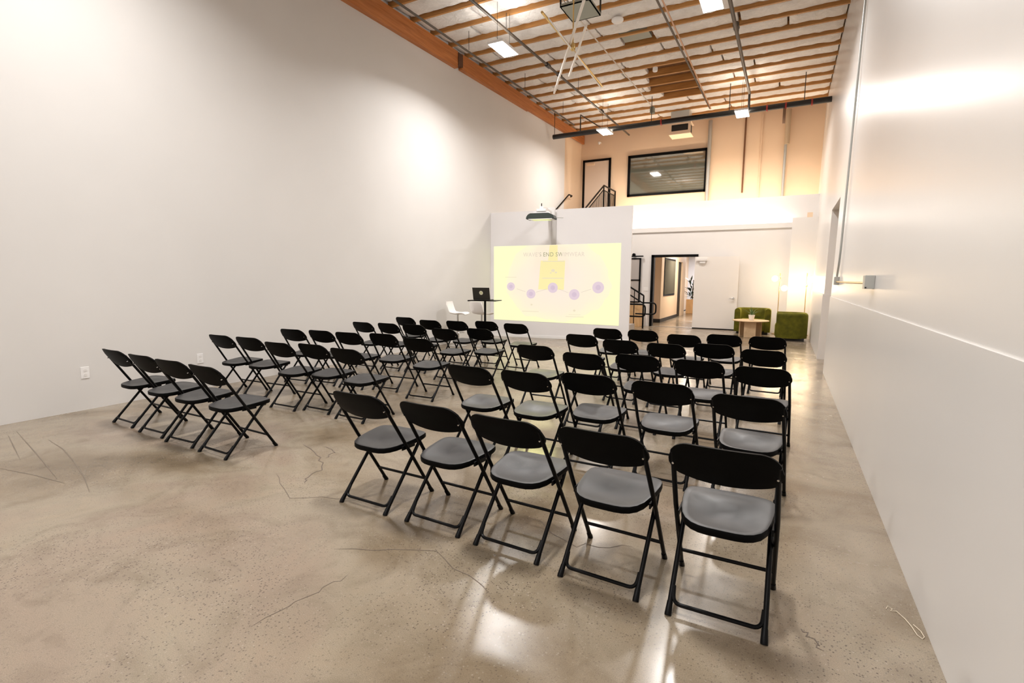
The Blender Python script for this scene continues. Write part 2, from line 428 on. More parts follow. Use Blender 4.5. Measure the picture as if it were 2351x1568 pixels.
obj('handle', b, M['chrome'], dl, smooth=True)
obj('under_door_shade', bx(-2.65, -1.335, 17.61, 17.69, .005, .035), M['black'], dl)  # black strip painting the dark gap under the leaf

# upper door, window and wall services
b = bmesh.new(); box(b, -7.15, -7.07, YF - .05, YF, 3.9, 6.09); box(b, -6.13, -6.05, YF - .05, YF, 3.9, 6.09); box(b, -7.15, -6.05, YF - .05, YF, 6.01, 6.09)
struct('trim_7', b, M['black'], 'black frame of the upper landing door')
d3 = struct('door_3', bx(-7.07, -6.13, YF - .035, YF, 3.95, 6.01), mat('cream_door', (.74, .62, .52), .5), 'cream door on the upper landing')
obj('door_closer', bx(-6.98, -6.68, YF - .09, YF - .035, 5.88, 5.95), M['peach'], d3)
b = bmesh.new()
for q in ((-5.40, -2.66, 5.99, 6.08), (-5.40, -2.66, 4.62, 4.70), (-5.40, -5.31, 4.62, 6.08), (-2.72, -2.66, 4.62, 6.08)): box(b, q[0], q[1], YF - .06, YF, q[2], q[3])
w2 = struct('window_2', b, M['black'], 'wide dark upper window reflecting the ceiling lamp')
obj('pane', bx(-5.31, -2.72, YF - .03, YF - .02, 4.70, 5.99), M['glass'], w2)

def pole(name, pts, r, m, label, cat, seg=10, fil=0):
    return tag(obj(name, tb(fillet(pts, fil) if fil else pts, r, seg), m, smooth=True), label, cat)
pole('wall_conduit', [(-2.60, YF - .07, 3.05), (-2.60, YF - .07, 6.95)], .065, M['galv'], 'thick grey riser pipe just right of the upper window', 'pipe', 14)
pole('wall_conduit', [(-1.5, YF - .03, 4.5), (-1.5, YF - .03, 6.95)], .026, mat('brown_pipe', (.16, .07, .03), .5), 'dark brown thin riser pipe on the tan upper wall', 'pipe')
pole('wall_conduit', [(-1.0, YF - .03, 3.05), (-1.0, YF - .03, 6.95)], .02, M['peach'], 'slim tan painted conduit in the middle of the upper wall', 'pipe')
o = pole('wall_conduit', [(-.26, YF - .12, 5.9), (-.26, YF - .12, 6.97)], .075, mat('tan_pipe', (.50, .40, .28), .5), 'rightmost upper wall riser, tan above and silver below', 'pipe', 14)
obj('lower_pipe', tb([(-.29, YF - .12, 3.05), (-.29, YF - .12, 5.92)], .045, 12), M['galv'], o, smooth=True)

# ------------------------------------------------------------------ ceiling services
pole('sprinkler_pipe', [(-6.38, YB, zj(YB) - .30), (-6.38, 16.2, zj(16.2) - .42)], .022, M['pipe'], 'thin dark sprinkler pipe nearest the left wall', 'pipe')
pole('sprinkler_pipe', [(-6.2, 16.3, 6.3), (-6.2, 16.3, 6.85), (-6.0, 18.6, 6.85)], .02, M['blackpipe'], 'black offset pipe rising at the end of the leftmost sprinkler pipe', 'pipe')
o = pole('sprinkler_pipe', [(-5.30, YB, zj(YB) - .25), (-5.24, 18.6, zj(18.6) - .34)], .028, M['pipe'], 'dark sprinkler pipe passing beside the left ceiling lamps', 'pipe')
for y in (11.6, 12.3, 15.6):
    obj('coupling', tb([(-5.26, y - .08, zj(y) - .31), (-5.26, y + .08, zj(y) - .31)], .05, 10), M['blackpipe'], o, smooth=True)
pole('conduit', [(-4.02, YB, zj(YB) - .1), (-3.93, 16.4, zj(16.4) - .16)], .013, mat('light_conduit', (.62, .56, .50), .5), 'thin pale conduit ending at a small sensor', 'conduit')
tag(obj('ceiling_sensor', bx(-3.99, -3.87, 16.35, 16.5, 6.62, 6.8), M['foil']), 'small grey box at the end of the thin pale conduit', 'sensor')
pole('sprinkler_pipe', [(-2.45, YB, zj(YB) - .15), (-2.38, 17.2, zj(17.2) - .22)], .02, M['pipe'], 'thin brown pipe crossing left of the ceiling opening edge', 'pipe')
pole('copper_pipe', [(-2.25, YB, zj(YB) - .2), (-2.32, 13.5, zj(13.5) - .22), (-2.34, 17.1, zj(17.1) - .26)], .016, M['copper'], 'thin copper pipe running beside the brown pipe', 'pipe')
o = pole('sprinkler_pipe', [(-1.2, YB, zj(YB) - .25), (-1.2, 15.95, zj(15.95) - .33)], .036, M['pipe'], 'thick grey sprinkler main on the right side of the ceiling', 'pipe', 12)
obj('coupling', tb([(-1.2, 11.6, 6.6), (-1.2, 11.78, 6.6)], .06, 12), M['pipe'], o, smooth=True)
obj('drop_pipe', tb([(-1.2, 15.9, 6.62), (-1.2, 15.95, 6.2)], .03), M['blackpipe'], o, smooth=True)
for k, (x, y, lab) in enumerate(((-6.36, 9.9, 'hanger rod on the leftmost sprinkler pipe, nearest the lamp'), (-6.36, 12.6, 'middle hanger rod on the leftmost sprinkler pipe'), (-6.36, 15.2, 'farthest hanger rod on the leftmost sprinkler pipe'),
                            (-5.28, 9.6, 'hanger rod on the second sprinkler pipe above the left lamp'), (-5.26, 13.6, 'hanger rod on the second sprinkler pipe beyond the left lamp'), (-1.2, 12.2, 'hanger rod on the thick grey sprinkler main'))):
    z0 = zj(y) - (.42 if x < -6 else .36)
    tag(obj('hanger_rod', tb([(x, y, z0 + .06), (x, y, zj(y) + .03)], .006, 6), M['blackpipe']), 'thin steel ' + lab, 'rod', 'pipe hanger rods')
# big black pipe
o = thing('black_drain_pipe', 'thick black horizontal pipe spanning the room under the ceiling', 'pipe', (0, 0, 0))
obj('pipe_run', tb([(-7.02, 16.0, 6.19), (.74, 16.0, 6.21)], .075, 16), M['blackpipe'], o, smooth=True)
for x in (-3.55, -.75, -.30, .30): obj('red_clamp', tb([(x - .02, 16, 6.2), (x + .02, 16, 6.2)], .088, 14), M['red'], o, smooth=True)
for x in (-6.98, -3.85, -1.7, .12): obj('hanger_rod', tb([(x, 16.0, 6.25), (x, 16.0, zj(16) + .05)], .01, 6), M['blackpipe'], o)
obj('bracket', bx(-.36, -.29, 15.98, 16.02, 5.75, 6.2), mat('rusty_strap', (.20, .11, .06), .6), o)

# duct diffuser
o = thing('air_diffuser', 'square metal air diffuser hanging under the far ceiling', 'vent', (-3.32, 18.0, 0))
obj('duct_box', bx(-.32, .25, -.25, .25, 6.72, 7.0), M['galv'], o)
b = bmesh.new()
for q in ((-.36, .32, -.3, -.26), (-.36, .32, .26, .3)): box(b, q[0], q[1], q[2], q[3], 6.26, 6.64)
box(b, -.36, -.31, -.3, .3, 6.26, 6.64); box(b, .27, .32, -.3, .3, 6.26, 6.64); 
bb = bmesh.new(); box(bb, -.36, .32, -.3, -.27, 6.26, 6.36); box(bb, -.36, .32, -.3, -.27, 6.56, 6.64); box(bb, -.36, -.28, -.3, -.27, 6.36, 6.56); box(bb, .24, .32, -.3, -.27, 6.36, 6.56)
box(bb, -.36, .32, -.27, .3, 6.26, 6.28); box(bb, -.36, .32, -.27, .3, 6.62, 6.64); b.free()
obj('grille_frame', bb, M['peach'], o); obj('mouth', bx(-.3, .26, -.26, .28, 6.30, 6.62), M['dark'], o); obj('neck', bx(-.2, .15, -.2, .2, 6.64, 6.72), M['galv'], o)
# near duct box with hangers
o = thing('supply_air_box', 'grey sheet metal box hanging above the crossed stick pendant', 'vent', (-3.62, 9.4, 6.42))
b = bmesh.new(); box(b, -.28, .28, -.31, .31, 0, .015); box(b, -.28, -.26, -.31, .31, 0, .05); box(b, .26, .28, -.31, .31, 0, .05); box(b, -.28, .28, -.31, -.29, 0, .05); box(b, -.28, .28, .29, .31, 0, .05)
obj('pan', b, mat('green_grey_sheet', (.34, .36, .31), .4, .5), o)
for sx in (-1, 1):
    for sy2 in (-1, 1): obj('hanger', bx(sx * .27 - .013, sx * .27 + .013, sy2 * .3 - .013, sy2 * .3 + .013, .05, .40), M['blackpipe'], o)
# crossed stick pendant
o = thing('stick_pendant', 'hanging light of crossed brass rods and white tubes', 'pendant lamp', (-3.56, 8.9, 5.6))
obj('stem', tb([(0, 0, 0), (0, 0, 1.2)], .012, 10), M['brass'], o, smooth=True)
obj('hub', lt([(.03, -.05), (.045, -.03), (.045, .05), (.02, .08)], 16), M['brass'], o, smooth=True)
px, py, pz = -3.56, 8.9, 5.6
obj('brass_rod', tb([(-3.54 - px, 7.56 - py, .0), (-3.67 - px, 10.87 - py, 0)], .020, 10), M['brass'], o, smooth=True)
obj('brass_rod', tb([(-3.51 - px, 7.75 - py, -.02), (-3.70 - px, 10.85 - py, -.02)], .012, 8), M['white'], o, smooth=True)
tubew = mat('white_tube', (.85, .80, .74), .4)
obj('white_tube', tb([(-2.87 - px, 7.59 - py, .04), (-4.77 - px, 10.88 - py, .04)], .024, 10), tubew, o, smooth=True)
obj('white_tube', tb([(-3.05 - px, 8.17 - py, -.05), (-4.03 - px, 9.92 - py, -.05)], .022, 10), tubew, o, smooth=True)
tag(obj('ceiling_dome', lt([(.0, 0), (.09, .005), (.12, .03), (.12, .06)], 20, (-3.36, 10.8, 6.76)), M['white'], smooth=True), 'white round dome fixed to a joist near the foil patch', 'sensor')
tag(obj('ceiling_dome', lt([(.0, 0), (.05, .005), (.06, .02), (.06, .10)], 20, (-3.2, 13.5, 6.70)), M['white'], smooth=True), 'small white cylinder at the edge of the ceiling opening', 'sensor')
tag(obj('security_camera', lathe(bx(-6.48, -6.45, YF - .2, YF, 6.66, 6.68), [(.03, 0), (.05, .03), (.05, .08), (.02, .1)], 12, (-6.47, YF - .2, 6.58)), M['white'], smooth=True), 'small white camera under the far ceiling above the landing door', 'camera')

# high bay lamps
def high_bay(x, y, label, z=6.05):
    t = thing('high_bay_lamp', label, 'ceiling lamp', (x, y, z), 0, 'high bay lamps')
    b = bx(-.17, .17, -.34, .34, .0, .05, .01)
    obj('housing', b, M['white'], t)
    obj('lens', bx(-.155, .155, -.32, .32, -.006, .0), M['lens'], t)
    for sy2 in (-.25, .25): obj('suspension_wire', tb([(0, sy2, .05), (0, sy2, zj(y) - z)], .004, 6), M['blackpipe'], t)
    ld = bpy.data.lights.new('high_bay', 'AREA'); ld.shape = 'RECTANGLE'; ld.size = .31; ld.size_y = .64
    ld.energy = PW * (.76 if y > 12 else .84 if y > 5 else .74); ld.color = (1, .93, .86) if y > 12 else (1, .975, .955); ld.spread = math.radians(SPREAD if y < 12 else 172)
    lo = bpy.data.objects.new('high_bay_light', ld); C.objects.link(lo); lo.location = (x, y, z - .012)
    up = bpy.data.lights.new('added_ceiling_fill', 'AREA'); up.shape = 'RECTANGLE'; up.size = .3; up.size_y = .6  # upward lamp added above the housing to brighten the ceiling
    up.energy = UPW * .8; up.color = (1, .88, .74) if y > 12 else (1, .95, .90)
    uo = bpy.data.objects.new('added_ceiling_fill', up); C.objects.link(uo); uo.location = (x, y, z + .06); uo.rotation_euler = (PI, 0, 0)
PW, SPREAD, UPW = 147, 152, 14
high_bay(-5.2, 9.35, 'bright rectangular ceiling lamp on the left, over the rows of chairs')
high_bay(-1.36, 9.35, 'bright rectangular ceiling lamp at the top edge of the photo')
high_bay(-5.18, 15.7, 'bright ceiling lamp under the black pipe, left of the upper window')
high_bay(-1.34, 15.7, 'bright ceiling lamp under the black pipe, right of the upper window')
for x in (-5.2, -1.36):
    for y in (2.9, -3.2): high_bay(x, y, 'ceiling lamp out of view behind or above the camera')

# ------------------------------------------------------------------ folding chair
SEAT_PTS = []
def seat_outline():
    # half outline from rear centre to front centre (x, y)
    pts = [(0, .045), (.06, .046), (.10, .052), (.135, .068), (.165, .098), (.187, .145), (.200, .21), (.209, .29), (.214, .36), (.210, .405), (.196, .44), (.170, .463), (.13, .476), (.07, .482), (0, .484)]
    full = pts + [(-x, y) for x, y in reversed(pts[1:-1])]
    return full
def make_chair(name, label):
    t = thing(name, label, 'chair', (0, 0, 0), 0, 'black folding chairs')
    # seat: dished top with a rolled rim
    b = bmesh.new(); out = seat_outline(); c0 = (0, .27)
    def ring(s, z, dz=0):
        vs = []
        for x, y in out:
            vs.append(b.verts.new((c0[0] + (x - c0[0]) * s, c0[1] + (y - c0[1]) * s, z + .018 * (y - .25) / .24 - (.012 * max(0, (y - .42) / .06) if s > .8 else 0))))
        return vs
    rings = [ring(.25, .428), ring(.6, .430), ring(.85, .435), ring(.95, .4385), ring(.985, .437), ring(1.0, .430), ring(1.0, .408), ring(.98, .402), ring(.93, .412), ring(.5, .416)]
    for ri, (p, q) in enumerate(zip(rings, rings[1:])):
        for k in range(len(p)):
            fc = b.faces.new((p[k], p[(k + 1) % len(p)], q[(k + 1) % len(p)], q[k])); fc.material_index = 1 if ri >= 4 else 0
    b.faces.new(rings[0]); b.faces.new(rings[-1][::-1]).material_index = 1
    seat = obj('seat', b, M['seat'], t, smooth=True); seat.data.materials.append(M['plastic'])  # rim and underside keep the plain black, without the reflection grey
    # backrest: curved, stadium outline
    b = bmesh.new(); Wb, nx, nz = .468, 28, 8; g = {}
    def bz(s):
        u = abs(s); ax = u * Wb / 2; r = .095; ov = max(0, ax - (Wb / 2 - r)); top = .812 - (r - math.sqrt(max(0, r * r - ov * ov)))
        r2 = .05; ov2 = max(0, ax - (Wb / 2 - r2)); bot = .622 + .040 * u ** 2.2 + (r2 - math.sqrt(max(0, r2 * r2 - ov2 * ov2))) * .8
        return bot, top
    def yl(z): return .465 - .6326 * z
    for side in (0, 1):
        for i in range(nx + 1):
            s = -1 + 2 * i / nx; s = math.copysign(abs(s) ** .85, s) if s else 0; bo, to = bz(s * .9995)
            for j in range(nz + 1):
                z = bo + (to - bo) * j / nz; e = min(j, nz - j) / nz; th = .008 + .006 * min(1, e * 5) * min(1, (1 - abs(s)) * 12)
                yy = yl(z) - .026 * (1 - s * s) + (th if side else -th) + .004
                g[side, i, j] = b.verts.new((s * Wb / 2, yy, z))
    for side in (0, 1):
        for i in range(nx):
            for j in range(nz):
                q = [g[side, i, j], g[side, i + 1, j], g[side, i + 1, j + 1], g[side, i, j + 1]]; b.faces.new(q if side == 0 else q[::-1])
    for i in range(nx):
        b.faces.new((g[0, i, 0], g[1, i, 0], g[1, i + 1, 0], g[0, i + 1, 0])); b.faces.new((g[0, i, nz], g[0, i + 1, nz], g[1, i + 1, nz], g[1, i, nz]))
    for j in range(nz):
        b.faces.new((g[0, 0, j], g[0, 0, j + 1], g[1, 0, j + 1], g[1, 0, j])); b.faces.new((g[0, nx, j], g[1, nx, j], g[1, nx, j + 1], g[0, nx, j + 1]))
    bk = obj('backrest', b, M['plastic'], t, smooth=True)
    for s in (-1, 1):
        b = bmesh.new(); tube(b, [(s * .212, yl(.70) - .026, .70), (s * .212, yl(.70) - .012, .705)], .005, 8)
        r_ = obj('rivet', b, M['chrome'], bk, smooth=True)
    # long tubes: back post running down to the front foot
    for s in (-1, 1):
        b = tb([(s * .2235, .465 - .003, .012), (s * .2215, .18, .45), (s * .2150, yl(.66), .66), (s * .2130, yl(.76), .76)], .012, 10)
        lg = obj('leg', b, M['black'], t, smooth=True)
        b = tb([(s * .2235, .468, 0), (s * .2235, .464, .008), (s * .2233, .440, .04)], [.016, .016, .0135] , 10); obj('foot_cap', b, M['black'], lg, smooth=True)
    # rear legs, hooked forward under the seat
    for s in (-1, 1):
        b = tb(fillet([(s * .2025, .004, .012), (s * .199, .30, .335), (s * .196, .37, .41), (s * .17, .41, .402)], .05), .012, 10)
        lg = obj('leg', b, M['black'], t, smooth=True)
        b = tb([(s * .2027, -.004, 0), (s * .2026, .0, .008), (s * .202, .034, .046)], [.016, .016, .0135], 10); obj('foot_cap', b, M['black'], lg, smooth=True)
    obj('stretcher', tb([(-.2220, .384, .128), (.2220, .384, .128)], .0095, 8), M['black'], t, smooth=True)
    b = tb(fillet([(-.194, .080, .100), (-.188, .030, .042), (.188, .030, .042), (.194, .080, .100)], .05, 6), .0095, 8)
    obj('foot_bar', b, M['black'], t, smooth=True)
    for s in (-1, 1): obj('seat_bracket', bx(s * .207 - .004, s * .207 + .004, .17, .30, .392, .42), M['black'], t)
    return t
CH_POS = [
    ('R1c1',-2.426,7.744,-0.030),
    ('R1c2',-1.880,7.775,-0.029),
    ('R1c3',-1.219,7.423,-0.058),
    ('R1c4',-0.724,7.726,-0.039),
    ('R1c5',-0.175,7.725,-0.037),
    ('R2c1',-2.461,6.689,-0.028),
    ('R2c2',-1.811,6.326,-0.070),
    ('R2c3',-1.227,6.247,-0.068),
    ('R2c4',-0.718,6.503,-0.033),
    ('R2c5',-0.174,6.221,-0.050),
    ('R3c1',-2.514,5.301,0.016),
    ('R3c2',-1.809,4.978,-0.064),
    ('R3c3',-1.288,5.144,-0.048),
    ('R3c4',-0.687,5.090,-0.038),
    ('R3c5',-0.136,4.948,-0.058),
    ('R4c1',-2.404,3.736,-0.050),
    ('R4c2',-1.858,3.732,-0.055),
    ('R4c3',-1.365,3.889,-0.016),
    ('R4c4',-0.771,3.839,-0.037),
    ('R4c5',-0.176,3.656,-0.074),
    ('A1',-2.450,2.466,-0.023),
    ('A2',-1.865,2.455,-0.039),
    ('A3',-1.319,2.417,-0.044),
    ('A4',-0.755,2.358,-0.047),
    ('A5',-0.190,2.318,-0.005),
    ('L1c1',-6.562,7.885,-0.003),
    ('L1c2',-5.729,7.571,0.009),
    ('L1c3',-5.205,7.671,-0.038),
    ('L1c4',-4.733,7.915,0.007),
    ('L1c5',-4.048,7.749,-0.019),
    ('L2c1',-6.430,6.600,-0.022),
    ('L2c2',-5.910,6.660,-0.026),
    ('L2c3',-5.395,6.695,0.023),
    ('L2c4',-4.550,6.367,-0.026),
    ('L2c5',-4.097,6.660,-0.014),
    ('L3c1',-6.389,5.129,0.077),
    ('L3c2',-5.900,5.220,0.055),
    ('L3c3',-5.370,5.230,0.066),
    ('L3c4',-4.850,5.355,0.063),
    ('L3c5',-4.093,5.158,0.028),
    ('L4c1',-6.510,4.120,0.017),
    ('L4c2',-5.970,4.140,0.050),
    ('L4c3',-5.210,3.985,0.010),
    ('L4c4',-4.748,4.078,-0.003),
    ('L4c5',-4.138,3.993,-0.014),
    ('B1',-6.087,2.721,-0.043),
    ('B2',-5.460,2.670,-0.010),
    ('B3',-4.912,2.634,0.019),
    ('B4',-4.356,2.605,-0.044),
]
RB = {'R1': 'front row', 'R2': 'second row', 'R3': 'third row', 'R4': 'fourth row', 'A': 'nearest row'}
LB = {'L1': 'front row', 'L2': 'second row', 'L3': 'third row', 'L4': 'fourth row', 'B': 'back row'}
ORD5 = ['leftmost', 'second from left', 'middle one', 'second from right', 'rightmost']; ORD4 = ['leftmost', 'second from left', 'second from right', 'rightmost']
first = None
for nm, x, y, rz in CH_POS:
    row = nm[:2] if nm[0] in 'RL' else nm[0]; k = int(nm[-1]) - 1
    if row in RB: blk, rw, od = 'right block', RB[row], ORD5[k]
    else: blk, rw, od = 'block by the left wall', LB[row], (ORD4 if row == 'B' else ORD5)[k]
    lab = 'black folding chair, %s of the %s, %s' % (od, rw, blk)
    if nm == 'A3': lab = 'black folding chair with pale scuff marks on its seat, nearest row'
    grp = 'folding chairs in the right block' if row in RB else 'folding chairs in the left block'
    if first is None:
        first = make_chair('folding_chair', lab); first.location = (x, y, 0); first.rotation_euler = (0, 0, rz); first['group'] = grp; o = first
    else: o = dup(first, (x, y, 0), rz, lab, grp)
    if nm in ('A4', 'A5'): o.scale = (1, 1, 1.03 if nm == 'A4' else 1.052)
    if nm == 'A3':
        for ch in o.children:
            if ch.name.startswith('seat') and 'bracket' not in ch.name:
                ch.data = ch.data.copy(); ch.data.materials[0] = M['seatscuff']

# ------------------------------------------------------------------ projected slide
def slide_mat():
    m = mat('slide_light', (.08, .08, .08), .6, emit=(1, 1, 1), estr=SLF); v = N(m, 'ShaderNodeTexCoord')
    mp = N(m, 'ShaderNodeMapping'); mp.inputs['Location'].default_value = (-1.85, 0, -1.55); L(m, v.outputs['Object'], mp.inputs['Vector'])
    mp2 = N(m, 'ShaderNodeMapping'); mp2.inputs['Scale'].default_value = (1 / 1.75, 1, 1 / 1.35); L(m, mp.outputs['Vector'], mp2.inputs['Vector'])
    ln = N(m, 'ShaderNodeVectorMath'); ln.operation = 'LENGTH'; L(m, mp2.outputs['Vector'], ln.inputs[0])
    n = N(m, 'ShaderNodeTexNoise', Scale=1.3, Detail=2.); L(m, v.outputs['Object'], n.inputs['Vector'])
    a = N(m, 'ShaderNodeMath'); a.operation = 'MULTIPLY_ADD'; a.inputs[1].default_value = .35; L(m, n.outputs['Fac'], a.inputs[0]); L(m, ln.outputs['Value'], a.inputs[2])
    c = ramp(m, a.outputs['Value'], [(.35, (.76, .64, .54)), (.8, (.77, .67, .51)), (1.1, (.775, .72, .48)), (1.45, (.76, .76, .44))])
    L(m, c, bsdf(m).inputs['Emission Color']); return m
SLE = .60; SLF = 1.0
def emat(name, col, k=1.):
    return mat(name, tuple(c * .1 for c in col), .6, emit=col, estr=SLF * k)
SLE_ = SLE
t = thing('projected_slide', 'pale yellow projected slide titled WAVE\'S END SWIMWEAR with five linked circles', 'projected slide', (P0.x, P0.y, 0), SANG)
def spl(u, z, d): return (u, -d, z)      # local coordinates: x along the wall, -y towards the chairs
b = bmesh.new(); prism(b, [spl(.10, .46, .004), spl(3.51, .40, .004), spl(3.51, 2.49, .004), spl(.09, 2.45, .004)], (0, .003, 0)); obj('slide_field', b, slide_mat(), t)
ye = emat('slide_yellow', (.76, .67, .33))
b = bmesh.new(); prism(b, [spl(1.36, 1.30, .006), spl(2.06, 1.30, .006), spl(2.08, 2.06, .006), spl(1.88, 2.06, .006), spl(1.87, 2.46, .006), spl(1.66, 2.46, .006), spl(1.62, 2.06, .006), spl(1.42, 2.06, .006)], (0, .002, 0)); obj('yellow_patch', b, ye, t)
li = emat('slide_lilac', (.60, .485, .54)); ring_m = emat('slide_lilac_deep', (.53, .42, .50))
for (u, z, r) in ((.59, 1.37, .112), (1.16, 1.18, .125), (1.76, 1.35, .135), (2.34, 1.18, .14), (2.96, 1.37, .15)):
    b = bmesh.new(); n = 36; prism(b, [spl(u + r * math.cos(2 * PI * k / n), z + r * math.sin(2 * PI * k / n), .008) for k in range(n)], (0, .002, 0)); c = obj('circle', b, li, t)
    b = bmesh.new(); prism(b, [spl(u + r * .45 * math.cos(2 * PI * k / n), z + r * .45 * math.sin(2 * PI * k / n), .0095) for k in range(n)], (0, .0015, 0)); obj('circle_centre', b, ring_m, c)
gl = emat('slide_grey', (.52, .45, .38))
b = bmesh.new()
for (u0, z0, u1, z1) in ((.76, 1.31, 1.0, 1.235), (1.3, 1.225, 1.6, 1.315), (1.92, 1.32, 2.18, 1.225), (2.52, 1.24, 2.78, 1.325)):
    prism(b, [spl(u0, z0 - .004, .007), spl(u1, z1 - .004, .007), spl(u1, z1 + .004, .007), spl(u0, z0 + .004, .007)], (0, .001, 0))
obj('link_line', b, gl, t)
gf = emat('slide_faint_grey', (.66, .58, .42))
b = bmesh.new()
for (u0, u1, z, h) in ((1.48, 2.06, 2.04, .02), (1.47, 2.04, 1.60, .022), (.43, .75, 1.62, .012), (.92, 1.38, .71, .014), (2.2, 2.52, .655, .01), (2.12, 2.60, .60, .014)):
    prism(b, [spl(u0, z - h / 2, .0075), spl(u1, z - h / 2, .0075), spl(u1, z + h / 2, .0075), spl(u0, z + h / 2, .0075)], (0, .001, 0))
obj('caption_line', b, gf, t)
b = bmesh.new()
for (u0, z, r) in ((1.76, 1.80, .05), (1.7, 1.74, .025), (1.84, 1.75, .03), (1.18, .89, .03), (2.35, .76, .035)):
    prism(b, [spl(u0 + r * math.cos(2 * PI * k / 12), z + r * .8 * math.sin(2 * PI * k / 12), .008) for k in range(12)], (0, .001, 0))
obj('small_icon', b, gf, t)
def text(s, size, m, parent, loc, rot, name, sx=1., ex=.0006):
    cu = bpy.data.curves.new(name, 'FONT'); cu.body = s; cu.size = size; cu.align_x = 'CENTER'; cu.align_y = 'CENTER'; cu.extrude = ex
    cu.space_character = 1.08
    o = bpy.data.objects.new(name, cu); C.objects.link(o); o.parent = parent; o.location = loc; o.rotation_euler = rot; o.scale = (sx, 1, 1)
    bpy.context.view_layer.update()
    me = bpy.data.meshes.new_from_object(o.evaluated_get(bpy.context.evaluated_depsgraph_get())); me.materials.clear(); me.materials.append(m)
    q = bpy.data.objects.new(name, me); C.objects.link(q); q.parent = parent; q.location = loc; q.rotation_euler = rot; q.scale = (sx, 1, 1)
    bpy.data.objects.remove(o); return q
o = text("WAVE'S END SWIMWEAR", .155, emat('title_faint', (.60, .51, .42)), t, spl(1.76, 2.215, .008), (PI / 2, 0, 0), 'title_text', .88)
o.data.materials.append(emat('title_grey', (.30, .29, .18)))
for p in o.data.polygons:
    if -.40 < p.center.x < .27: p.material_index = 1

# projector on its wall arm
t = thing('projector', 'dark ceiling style projector held on a white arm over the partition wall', 'projector', (-5.42, 11.7, 3.02), SANG)
b = bmesh.new()
prism(b, [(-.36, .20, .01), (-.33, .20, .10), (-.26, .20, .15), (.22, .20, .15), (.33, .20, .10), (.36, .20, .01)], (0, -.36, 0)); bmesh.ops.bevel(b, geom=list(b.edges), offset=.015, segments=2, affect='EDGES')
obj('body', b, mat('projector_grey', (.030, .042, .036), .4), t, smooth=True)
b = bmesh.new(); prism(b, [(-.24, .0, .14), (-.20, .0, .21), (.16, .0, .21), (.22, .0, .14)], (0, .18, 0)); obj('top_cover', b, M['white'], t)
obj('lens_window', bx(-.22, .22, -.14, .17, -.004, .012), mat('projector_window', (.5, .55, .25), .3, emit=(.75, .85, .3), estr=.45), t)
b = bx(-.29, .31, -.155, .195, .0, .016, .005); obj('lower_trim', b, M['white'], t)
b = bmesh.new(); box(b, -.05, .05, .0, .93, .26, .33, .008); box(b, -.12, .12, -.02, .20, .205, .265, .008); obj('arm', b, M['white'], t)
obj('wall_plate', bx(-.14, .14, .78, .84, .13, .40, .008), M['white'], t)
b = bmesh.new(); tube(b, [(-.02, .08, .33), (-.02, .08, .41)], .012); obj('antenna_knob', b, M['black'], t, smooth=True)
obj('side_lever', tb([(.30, .1, .06), (.48, .3, .07)], .008), M['galv'], t)

# ------------------------------------------------------------------ stand with laptop, bar stools
t = thing('pedestal_stand', 'tall black pedestal stand holding the laptop', 'stand', (-5.66, 9.42, 0), .18)
obj('top', bx(-.31, .31, -.20, .20, 1.10, 1.118, .006), M['black'], t)
obj('top_lip', tb([(-.31, -.2, 1.105), (-.31, .2, 1.105)], .014, 10), M['black'], t, smooth=True)
obj('pole', tb([(0, 0, .02), (0, 0, 1.10)], .024, 14), M['black'], t, smooth=True)
obj('base', lt([(.24, 0), (.24, .012), (.05, .03), (.03, .05)], 28), M['black'], t, smooth=True)
t = thing('laptop', 'dark laptop with a round pale emblem, open on the black stand', 'laptop', (-5.68, 9.40, 1.119), .18)
obj('base', bx(-.18, .18, -.13, .12, 0, .016, .004), M['laptop'], t)
b = bmesh.new(); prism(b, [(-.19, -.125, .012), (.19, -.125, .012), (.19, -.19, .265), (-.19, -.19, .265)], (0, .008, 0)); lid = obj('lid', b, M['laptop'], t)
def disc(u, z, r, d, n=24):
    b = bmesh.new(); y0 = -.125 - .257 * (z - .012)
    prism(b, [(u + r * math.cos(2 * PI * k / n), -.125 - .257 * (z + r * math.sin(2 * PI * k / n) - .012) - d, z + r * math.sin(2 * PI * k / n)) for k in range(n)], (0, .001, 0)); return b
e = obj('emblem', disc(.0, .155, .042, .0015), mat('emblem_pale', (.85, .85, .62), .5), lid)
e2 = obj('emblem', disc(.0, .155, .013, .0025), mat('emblem_green', (.50, .56, .18), .5), lid)
